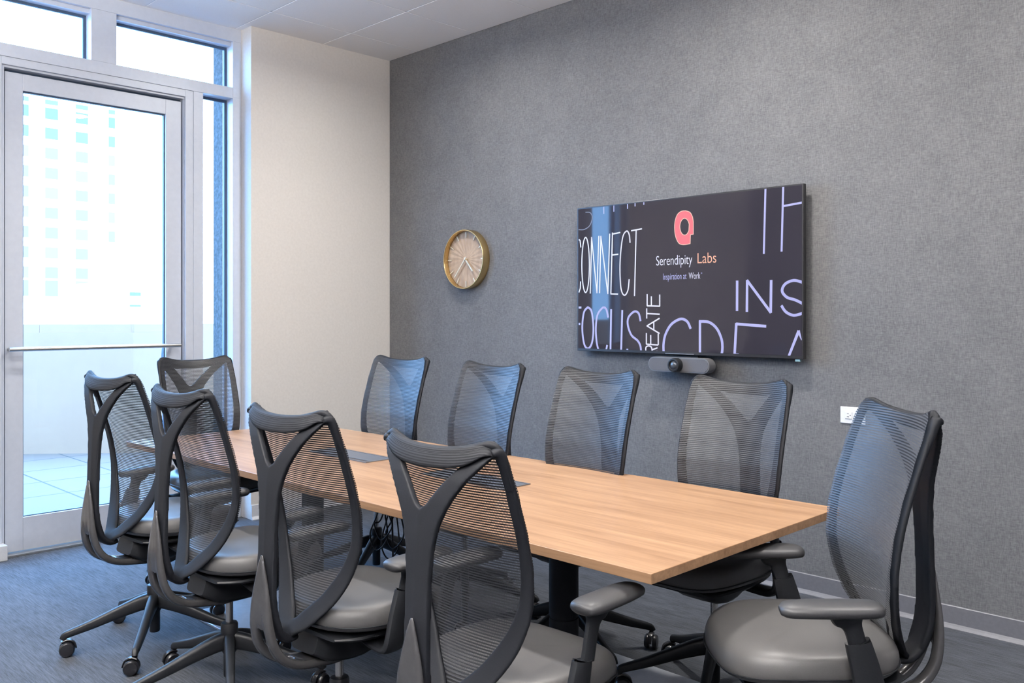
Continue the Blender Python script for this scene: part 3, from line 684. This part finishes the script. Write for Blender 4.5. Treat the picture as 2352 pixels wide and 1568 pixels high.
L_CON = [[(0.0049, 0.7819), (0.011, 0.7749), (0.0153, 0.7265)], [(0.0049, 0.403), (0.0122, 0.4308), (0.014, 0.4787)], [(0.0618, 0.5954), (0.0613, 0.6363), (0.06, 0.6755), (0.0579, 0.7113), (0.055, 0.7421), (0.0516, 0.7666), (0.0477, 0.7837), (0.0435, 0.7928), (0.0392, 0.7932), (0.035, 0.7851), (0.0311, 0.7687), (0.0276, 0.7447), (0.0247, 0.7142), (0.0225, 0.6786), (0.0212, 0.6393), (0.0207, 0.5982), (0.0212, 0.557), (0.0225, 0.5175), (0.0247, 0.4816), (0.0276, 0.4507), (0.0311, 0.4263), (0.035, 0.4094), (0.0392, 0.4007), (0.0435, 0.4005), (0.0477, 0.409), (0.0516, 0.4256), (0.055, 0.4496), (0.0579, 0.4801), (0.06, 0.5156), (0.0613, 0.5546), (0.0618, 0.5954)], [(0.0666, 0.3932), (0.0737, 0.7922), (0.1022, 0.3946), (0.1122, 0.796)], [(0.1163, 0.3941), (0.1228, 0.7949), (0.1593, 0.3867), (0.1691, 0.8054)], [(0.1749, 0.3824), (0.1834, 0.8131)], [(0.1823, 0.8024), (0.2231, 0.8094)], [(0.1794, 0.6564), (0.213, 0.6598)], [(0.1749, 0.3862), (0.2119, 0.3837)], [(0.2721, 0.7348), (0.2718, 0.7393), (0.2715, 0.7456), (0.2712, 0.753), (0.2707, 0.7612), (0.2702, 0.7696), (0.2695, 0.7777), (0.2687, 0.7849), (0.2677, 0.7907), (0.2665, 0.7958), (0.2652, 0.8007), (0.2637, 0.8053), (0.262, 0.8094), (0.2603, 0.8126), (0.2584, 0.8148), (0.2565, 0.8157), (0.2544, 0.8151), (0.2522, 0.8134), (0.2497, 0.8111), (0.2471, 0.8078), (0.2443, 0.8033), (0.2416, 0.7973), (0.239, 0.7896), (0.2365, 0.7798), (0.2343, 0.7676), (0.2323, 0.7524), (0.2303, 0.7342), (0.2284, 0.7136), (0.2267, 0.6914), (0.2251, 0.6683), (0.2238, 0.6448), (0.2227, 0.6218), (0.222, 0.5999), (0.2216, 0.5781), (0.2215, 0.5551), (0.2217, 0.5316), (0.2221, 0.5083), (0.2228, 0.486), (0.2237, 0.4652), (0.2247, 0.4466), (0.2259, 0.4308), (0.2274, 0.4179), (0.2292, 0.4069), (0.2312, 0.3978), (0.2334, 0.3904), (0.2358, 0.3846), (0.2381, 0.3803), (0.2405, 0.3772), (0.2427, 0.3752), (0.245, 0.3746), (0.2475, 0.3759), (0.25, 0.3787), (0.2525, 0.3827), (0.255, 0.3878), (0.2573, 0.3937), (0.2593, 0.4), (0.2611, 0.4067), (0.2625, 0.4146), (0.2637, 0.4243), (0.2647, 0.4352), (0.2655, 0.4466), (0.2662, 0.4577), (0.2668, 0.4679), (0.2673, 0.4764), (0.2677, 0.4826)], [(0.2776, 0.8147), (0.3304, 0.8222)], [(0.3023, 0.8172), (0.2941, 0.3678)]]
L_FOC = [[(0.0036, 0.2925), (0.0183, 0.2923)], [(0.0036, 0.1747), (0.0122, 0.1748)], [(0.0534, 0.2944), (0.0516, 0.2918), (0.0492, 0.289), (0.0463, 0.2856), (0.0431, 0.2816), (0.0398, 0.2767), (0.0367, 0.2707), (0.0339, 0.2634), (0.0317, 0.2548), (0.0298, 0.2442), (0.0282, 0.2319), (0.0267, 0.2182), (0.0254, 0.2034), (0.0244, 0.1881), (0.0237, 0.1727), (0.0232, 0.1575), (0.0232, 0.143), (0.0235, 0.1285), (0.0242, 0.1133), (0.0252, 0.0977), (0.0265, 0.0824), (0.028, 0.0676), (0.0297, 0.054), (0.0315, 0.0418), (0.0335, 0.0317), (0.0356, 0.0234), (0.038, 0.0163), (0.0406, 0.0105), (0.0434, 0.0059), (0.0462, 0.0025), (0.0491, 0.0002), (0.0519, -0.0008), (0.0546, -0.0008), (0.0573, 0.0005), (0.0601, 0.0031), (0.063, 0.0069), (0.0659, 0.0118), (0.0687, 0.0178), (0.0712, 0.0248), (0.0735, 0.0326), (0.0755, 0.0413), (0.0772, 0.0512), (0.0788, 0.0624), (0.0801, 0.0748), (0.0813, 0.088), (0.0822, 0.1018), (0.0828, 0.116), (0.0832, 0.1302), (0.0833, 0.1442), (0.083, 0.1588), (0.0823, 0.1747), (0.0814, 0.1912), (0.0803, 0.2078), (0.0789, 0.2238), (0.0773, 0.2387), (0.0756, 0.2518), (0.0737, 0.2626), (0.0716, 0.2709), (0.0689, 0.2774), (0.066, 0.2823), (0.063, 0.2859), (0.06, 0.2886), (0.0573, 0.2907), (0.055, 0.2925), (0.0534, 0.2944)], [(0.1605, 0.2234), (0.1599, 0.2279), (0.1592, 0.2342), (0.1583, 0.2417), (0.1573, 0.2499), (0.1562, 0.2582), (0.1549, 0.266), (0.1535, 0.2727), (0.1518, 0.2779), (0.1501, 0.2818), (0.1481, 0.2853), (0.146, 0.2882), (0.1438, 0.2904), (0.1414, 0.2917), (0.1388, 0.2921), (0.1361, 0.2915), (0.1333, 0.2897), (0.1301, 0.2867), (0.1265, 0.2825), (0.1226, 0.2772), (0.1186, 0.271), (0.1147, 0.2639), (0.1111, 0.2562), (0.1078, 0.2478), (0.1051, 0.2389), (0.103, 0.2292), (0.1013, 0.2183), (0.0998, 0.2067), (0.0987, 0.1944), (0.0978, 0.1818), (0.0971, 0.1691), (0.0966, 0.1565), (0.0963, 0.1444), (0.0962, 0.1324), (0.0963, 0.1199), (0.0967, 0.1073), (0.0973, 0.0948), (0.098, 0.0826), (0.0988, 0.0709), (0.0996, 0.06), (0.1004, 0.0501), (0.1014, 0.041), (0.1025, 0.0324), (0.1038, 0.0243), (0.1051, 0.0169), (0.1064, 0.0102), (0.1076, 0.0044), (0.1086, -0.0005), (0.1093, -0.0045)], [(0.1559, 0.0289), (0.1518, -0.0024)], [(0.1766, 0.2793), (0.1731, -0.0045)], [(0.2332, 0.2735), (0.2276, -0.0049)], [(0.3234, 0.2), (0.3228, 0.2041), (0.3221, 0.21), (0.3212, 0.2169), (0.3202, 0.2245), (0.319, 0.2321), (0.3176, 0.2394), (0.316, 0.2456), (0.3142, 0.2504), (0.3121, 0.254), (0.3098, 0.2572), (0.3072, 0.2597), (0.3045, 0.2616), (0.3016, 0.2628), (0.2986, 0.2633), (0.2955, 0.263), (0.2924, 0.2618), (0.2891, 0.2595), (0.2854, 0.2562), (0.2815, 0.2519), (0.2776, 0.2469), (0.2738, 0.2414), (0.2703, 0.2356), (0.2673, 0.2297), (0.2649, 0.2238), (0.2632, 0.218), (0.2618, 0.2119), (0.2608, 0.2056), (0.2602, 0.199), (0.2599, 0.1923), (0.26, 0.1852), (0.2604, 0.178), (0.2611, 0.1705), (0.2622, 0.1624), (0.2637, 0.1537), (0.2656, 0.1446), (0.2678, 0.1354), (0.2702, 0.1263), (0.2729, 0.1176), (0.2758, 0.1095), (0.2787, 0.1024), (0.282, 0.0963), (0.2858, 0.0909), (0.2898, 0.0861), (0.2941, 0.0818), (0.2982, 0.0777), (0.3022, 0.0738), (0.3058, 0.0697), (0.3088, 0.0655), (0.3113, 0.0612), (0.3136, 0.0571), (0.3155, 0.053), (0.3172, 0.0489), (0.3187, 0.0449), (0.32, 0.0407), (0.3212, 0.0365), (0.3223, 0.0321), (0.3233, 0.0273), (0.3241, 0.022), (0.3246, 0.0165), (0.3251, 0.011), (0.3254, 0.0057), (0.3257, 0.0009), (0.3259, -0.0031), (0.3261, -0.006)], [(0.2539, -0.0006), (0.2633, -0.0001)]]
L_CRE = [[(0.3546, 0.3012), (0.4162, 0.2975)], [(0.3556, 0.3012), (0.3556, 0.3797)], [(0.3758, 0.3002), (0.3758, 0.3642)], [(0.4151, 0.2975), (0.4151, 0.3751)], [(0.3535, 0.284), (0.3535, 0.2152)], [(0.3535, 0.2489), (0.4151, 0.2444)], [(0.4136, 0.217), (0.3546, 0.1659), (0.4136, 0.1173)], [(0.3874, 0.1961), (0.3874, 0.1367)], [(0.3508, 0.0431), (0.4084, 0.0395)], [(0.3519, 0.0431), (0.3519, 0.1179)], [(0.3726, 0.0418), (0.3726, 0.1051)], [(0.4084, 0.0395), (0.4084, 0.115)], [(0.3492, -0.0064), (0.3492, -0.004), (0.3491, -0.0008), (0.349, 0.0031), (0.349, 0.0073), (0.349, 0.0116), (0.3492, 0.0157), (0.3496, 0.0193), (0.3503, 0.0221), (0.3513, 0.0243), (0.3525, 0.0263), (0.354, 0.0279), (0.3557, 0.0292), (0.3574, 0.0302), (0.3591, 0.031), (0.3609, 0.0314), (0.3625, 0.0316), (0.3642, 0.0316), (0.366, 0.0313), (0.3679, 0.0307), (0.3697, 0.0298), (0.3715, 0.0286), (0.3731, 0.0272), (0.3746, 0.0254), (0.3758, 0.0233), (0.3767, 0.0205), (0.3775, 0.017), (0.378, 0.0129), (0.3785, 0.0087), (0.3788, 0.0045), (0.3791, 0.0007), (0.3793, -0.0025), (0.3795, -0.0048)], [(0.3769, 0.0047), (0.4047, 0.0209)], [(0.3995, -0.0038), (0.4073, -0.0049)]]
L_TIK = [[(0.1385, 1.0055), (0.1385, 0.9493)], [(0.1903, 1.0055), (0.1903, 0.9576)], [(0.2594, 1.0051), (0.2594, 0.967)], [(0.2968, 1.0054), (0.2968, 0.9789)], [(0.3396, 1.0056), (0.3396, 0.9831)]]
L_DIM = [[(0.0413, 0.9746), (0.0434, 0.9742), (0.0462, 0.974), (0.0496, 0.9737), (0.0533, 0.9732), (0.0571, 0.9724), (0.0607, 0.9713), (0.064, 0.9695), (0.0666, 0.9671), (0.0688, 0.964), (0.0708, 0.9603), (0.0727, 0.9561), (0.0744, 0.9515), (0.0757, 0.9465), (0.0767, 0.9412), (0.0772, 0.9357), (0.0773, 0.9301), (0.0769, 0.924), (0.076, 0.9172), (0.0747, 0.9099), (0.073, 0.9025), (0.071, 0.8952), (0.0687, 0.8882), (0.0662, 0.8819), (0.0636, 0.8765), (0.0606, 0.8719), (0.0572, 0.8677), (0.0535, 0.8641), (0.0496, 0.8609), (0.0455, 0.8581), (0.0414, 0.8558), (0.0373, 0.8538), (0.0335, 0.8522), (0.0295, 0.8512), (0.0253, 0.8509), (0.021, 0.8511), (0.0167, 0.8517), (0.0127, 0.8524), (0.009, 0.8532), (0.006, 0.8538), (0.0036, 0.8541)]]
L_BIG = [[(0.5553, 0.1531), (0.5542, 0.1567), (0.5529, 0.1618), (0.5513, 0.1679), (0.5495, 0.1745), (0.5474, 0.1812), (0.5451, 0.1876), (0.5426, 0.1933), (0.5399, 0.1978), (0.537, 0.2014), (0.5339, 0.2048), (0.5305, 0.2077), (0.527, 0.2102), (0.5232, 0.2121), (0.5192, 0.2132), (0.5151, 0.2135), (0.5108, 0.2129), (0.5061, 0.2112), (0.501, 0.2085), (0.4957, 0.2051), (0.4902, 0.2009), (0.4847, 0.196), (0.4794, 0.1906), (0.4743, 0.1849), (0.4698, 0.1788), (0.4657, 0.1722), (0.4617, 0.1648), (0.4579, 0.1569), (0.4544, 0.1485), (0.4512, 0.1398), (0.4481, 0.1311), (0.4454, 0.1225), (0.443, 0.1142), (0.4409, 0.1061), (0.4391, 0.0979), (0.4377, 0.0897), (0.4365, 0.0814), (0.4355, 0.0733), (0.4346, 0.0652), (0.4339, 0.0573), (0.4333, 0.0496), (0.4328, 0.0417), (0.4326, 0.0335), (0.4326, 0.0252), (0.4327, 0.0171), (0.4329, 0.0095), (0.4331, 0.0027), (0.4332, -0.003), (0.4333, -0.0074)], [(0.5966, 0.2019), (0.5966, -0.0077)], [(0.5936, 0.1983), (0.5969, 0.1981), (0.6014, 0.1982), (0.6067, 0.1983), (0.6126, 0.1983), (0.6187, 0.1979), (0.6247, 0.1971), (0.6304, 0.1957), (0.6355, 0.1934), (0.64, 0.1904), (0.6445, 0.1867), (0.6489, 0.1825), (0.6531, 0.1778), (0.6571, 0.1727), (0.6609, 0.1672), (0.6645, 0.1613), (0.6678, 0.1553), (0.6709, 0.1487), (0.6739, 0.1415), (0.6766, 0.1338), (0.6791, 0.1258), (0.6814, 0.1178), (0.6835, 0.1097), (0.6854, 0.102), (0.687, 0.0947), (0.6884, 0.0878), (0.6895, 0.0811), (0.6903, 0.0745), (0.691, 0.0681), (0.6915, 0.0617), (0.6918, 0.0554), (0.692, 0.049), (0.6922, 0.0427), (0.6922, 0.0359), (0.692, 0.0287), (0.6916, 0.0214), (0.6911, 0.0141), (0.6906, 0.0073), (0.69, 0.0011), (0.6896, -0.0041), (0.6893, -0.008)], [(0.7493, 0.1895), (0.7425, -0.0085)], [(0.7481, 0.1843), (0.8673, 0.1717)], [(0.7425, -0.0059), (0.7594, -0.0067)], [(0.9542, -0.0081), (0.9888, 0.1452), (1.0024, 0.0969)]]
L_INS = [[(0.7527, 0.4522), (0.7521, 0.2642)], [(0.7917, 0.2615), (0.7928, 0.4512), (0.8848, 0.2553), (0.8864, 0.4469)], [(1.0024, 0.431), (1.0, 0.4321), (0.9967, 0.4338), (0.9928, 0.4359), (0.9885, 0.4381), (0.9839, 0.4402), (0.9792, 0.4419), (0.9747, 0.4429), (0.9706, 0.443), (0.9666, 0.4422), (0.9624, 0.4409), (0.9581, 0.4391), (0.954, 0.4367), (0.9499, 0.434), (0.9462, 0.4309), (0.9427, 0.4275), (0.9398, 0.4238), (0.9372, 0.4198), (0.9348, 0.4151), (0.9326, 0.41), (0.9308, 0.4046), (0.9294, 0.3991), (0.9284, 0.3936), (0.9278, 0.3882), (0.9279, 0.3831), (0.9285, 0.3781), (0.9298, 0.373), (0.9315, 0.3678), (0.9337, 0.3628), (0.9363, 0.358), (0.939, 0.3534), (0.942, 0.3492), (0.945, 0.3456), (0.9482, 0.3425), (0.9518, 0.3399), (0.9557, 0.3378), (0.9597, 0.336), (0.9639, 0.3343), (0.968, 0.3326), (0.9719, 0.3307), (0.9757, 0.3285), (0.9794, 0.3259), (0.9833, 0.3231), (0.9872, 0.3201), (0.991, 0.317), (0.9946, 0.3141), (0.9977, 0.3115), (1.0004, 0.3093), (1.0024, 0.3077)], [(1.0024, 0.2493), (1.0, 0.2482), (0.9967, 0.2466), (0.9927, 0.2445), (0.9883, 0.2424), (0.9837, 0.2405), (0.9791, 0.2389), (0.9746, 0.238), (0.9706, 0.2379), (0.9668, 0.2388), (0.963, 0.2403), (0.9592, 0.2423), (0.9555, 0.2448), (0.9519, 0.2476), (0.9485, 0.2508), (0.9453, 0.2542), (0.9424, 0.2576), (0.9396, 0.2616), (0.937, 0.2664), (0.9346, 0.2716), (0.9323, 0.277), (0.9303, 0.2823), (0.9285, 0.2871), (0.927, 0.2911), (0.9258, 0.294)]]
L_TH = [[(0.8646, 1.0071), (0.8582, 0.6083)], [(0.932, 1.0078), (0.9258, 0.6168)], [(0.9336, 0.8864), (1.0034, 0.8963)]]
LOGO_O = [(0.5338, 0.9151), (0.5374, 0.9133), (0.5426, 0.9107), (0.5482, 0.9072), (0.5529, 0.9026), (0.5563, 0.8966), (0.5593, 0.8894), (0.5618, 0.8815), (0.5639, 0.8733), (0.5655, 0.8639), (0.5667, 0.8533), (0.5676, 0.8437), (0.5682, 0.837), (0.5682, 0.7592), (0.5553, 0.7571), (0.5541, 0.6998), (0.549, 0.6987), (0.5416, 0.6969), (0.5335, 0.6955), (0.5263, 0.6953), (0.5203, 0.6963), (0.5146, 0.6981), (0.5093, 0.7012), (0.5045, 0.7064), (0.5002, 0.7143), (0.4963, 0.7242), (0.4929, 0.7354), (0.4901, 0.7469), (0.4879, 0.7589), (0.4862, 0.7716), (0.4851, 0.7847), (0.4844, 0.7975), (0.484, 0.8102), (0.4841, 0.8229), (0.4846, 0.8354), (0.4856, 0.8474), (0.4872, 0.8594), (0.4894, 0.8712), (0.492, 0.8822), (0.4951, 0.8916), (0.4988, 0.8991), (0.5031, 0.9053), (0.5078, 0.9101), (0.5126, 0.9136), (0.5182, 0.9155), (0.5243, 0.9158), (0.5299, 0.9153)]
LOGO_I = [(0.5317, 0.8656), (0.5336, 0.8646), (0.5362, 0.8624), (0.5388, 0.8593), (0.5409, 0.856), (0.5425, 0.8528), (0.5439, 0.8494), (0.5452, 0.8457), (0.5464, 0.842), (0.5474, 0.8377), (0.5484, 0.8329), (0.5491, 0.8283), (0.5496, 0.8249), (0.5483, 0.7865), (0.546, 0.7771), (0.54, 0.7643), (0.5381, 0.762), (0.535, 0.7594), (0.5313, 0.7581), (0.528, 0.7584), (0.5253, 0.7596), (0.5228, 0.7615), (0.5206, 0.764), (0.5187, 0.7668), (0.5168, 0.7702), (0.515, 0.7742), (0.5134, 0.7787), (0.512, 0.7835), (0.5108, 0.7885), (0.5098, 0.7939), (0.5091, 0.7997), (0.5086, 0.8055), (0.5083, 0.8113), (0.5083, 0.8171), (0.5085, 0.8229), (0.509, 0.8285), (0.5097, 0.8341), (0.5107, 0.8396), (0.5119, 0.8447), (0.5133, 0.8492), (0.5149, 0.8532), (0.5167, 0.8569), (0.5188, 0.8602), (0.521, 0.8628), (0.5236, 0.8649), (0.5267, 0.8661), (0.5297, 0.8662)]
strokes('lettering', L_CON, .0075, m_letw, scr)
strokes('lettering', L_FOC, .0125, m_let, scr)
strokes('lettering', L_CRE, .0075, m_letw, scr)
strokes('lettering', L_TIK, .006, m_let, scr)
strokes('lettering', L_DIM, .005, m_dim, scr)
strokes('lettering', L_BIG, .0145, m_let, scr)
strokes('lettering', L_INS, .014, m_let, scr)
strokes('lettering', L_TH, .0105, m_let, scr)
bm = NB(); k = len(LOGO_O); A = [bm.verts.new(sp_(*p, .0022)) for p in LOGO_O]; B = [bm.verts.new(sp_(*p, .0022)) for p in LOGO_I]
for i in range(k): bm.faces.new((A[i], A[(i + 1) % k], B[(i + 1) % k], B[i]))
obj('red_logo', bm, m_red, scr)
strokes('logo_outline', [LOGO_O + [LOGO_O[0]], LOGO_I + [LOGO_I[0]]], .0035, mat('screen_peach', (.02, .01, .01), .3, emit=(1.0, .62, .50), es=1.0), scr, .0026)
def text(name, s, u0, u1, v0, vcap, m):
    cu = bpy.data.curves.new(name, 'FONT'); cu.body = s; cu.size = 1; cu.extrude = 0; cu.offset = -.006
    t = bpy.data.objects.new('t', cu); COL.objects.link(t)
    dg = bpy.context.evaluated_depsgraph_get(); me = bpy.data.meshes.new_from_object(t.evaluated_get(dg)); bpy.data.objects.remove(t)
    X = [v.co.x for v in me.vertices]; x0, x1 = min(X), max(X); cap = .73
    for v in me.vertices: v.co = sp_(u0 + (u1 - u0) * (v.co.x - x0) / (x1 - x0), v0 + (vcap - v0) * v.co.y / cap, .0022)
    me.materials.clear(); me.materials.append(m); o = bpy.data.objects.new(name, me); COL.objects.link(o); o.parent = scr
text('lettering', 'Serendipity', 0.3989, 0.5633, 0.5686, 0.6362, m_letw)
text('lettering', 'Labs', 0.5864, 0.6666, 0.5703, 0.6406, m_org)
text('lettering', 'Inspiration at', 0.4314, 0.5375, 0.4726, 0.5167, m_let)
text('lettering', 'Work', 0.548, 0.5984, 0.4716, 0.5167, m_letw)
bm = NB(); bx(bm, (-.085, dy - .0015, -thh + .003), (.10, dy + .001, -thh + .0055)); obj('status_strip', bm, m_steel, tv)
bm = NB(); bx(bm, (tw - .045, dy + .004, -thh - .012), (tw - .020, dy + .02, -thh)); obj('indicator', bm, mat('teal_lens', (.25, .42, .45), .3), tv)
strokes('lettering', [arc(.6035, .507, .0022, .0035, 0, 360, 10)], .0012, m_let, scr)
# ------------------------------------------------------------------ camera bar below the screen
BXc, BZc = -2.725, 1.108
cb = thing('camera_bar', 'grey conference camera bar with a round lens mounted under the television', 'camera', (BXc, YD, BZc))
def pill(bm, hw_, hh_, y0, y1, n=16):
    P = [(hw_ - hh_ + hh_ * math.cos(t), hh_ * math.sin(t)) for t in [(-.5 + i / n) * math.pi for i in range(n + 1)]] + [(-hw_ + hh_ + hh_ * math.cos(t), hh_ * math.sin(t)) for t in [(.5 + i / n) * math.pi for i in range(n + 1)]]
    A = [bm.verts.new((x, y0, z)) for x, z in P]; B = [bm.verts.new((x, y1, z)) for x, z in P]
    for i in range(len(P)): bm.faces.new((A[i], A[(i + 1) % len(P)], B[(i + 1) % len(P)], B[i]))
    bm.faces.new(A); bm.faces.new(B[::-1])
bm = NB(); pill(bm, .196, .040, -.112, -.05); obj('housing', bm, mat('bar_rim_grey', (.17, .17, .18), .4, .3), cb, smooth=True)
bm = NB(); pill(bm, .190, .034, -.1145, -.11); obj('speaker_grille', bm, noisy('bar_grille', (.075, .075, .085), (.10, .10, .11), 500, .7, bump=.2), cb, smooth=True)
bm = NB(); lathe(bm, [(.038, -.10), (.038, -.146), (.035, -.152), (.028, -.153), (.024, -.146), (.012, -.146)], (-.005, 0, 0), 'Y', 36); ln_ = obj('lens_ring', bm, m_black, cb, smooth=True)
bm = NB(); lathe(bm, [(.022, -.145), (.018, -.150), (.010, -.153), (.002, -.154)], (-.005, 0, 0), 'Y', 28); obj('lens_glass', bm, mat('lens_glass', (.10, .11, .13), .05, .4), ln_, smooth=True)
bm = NB(); bx(bm, (-.09, -.06, -.02), (.09, -.0005, .045)); obj('wall_bracket', bm, m_black, cb)
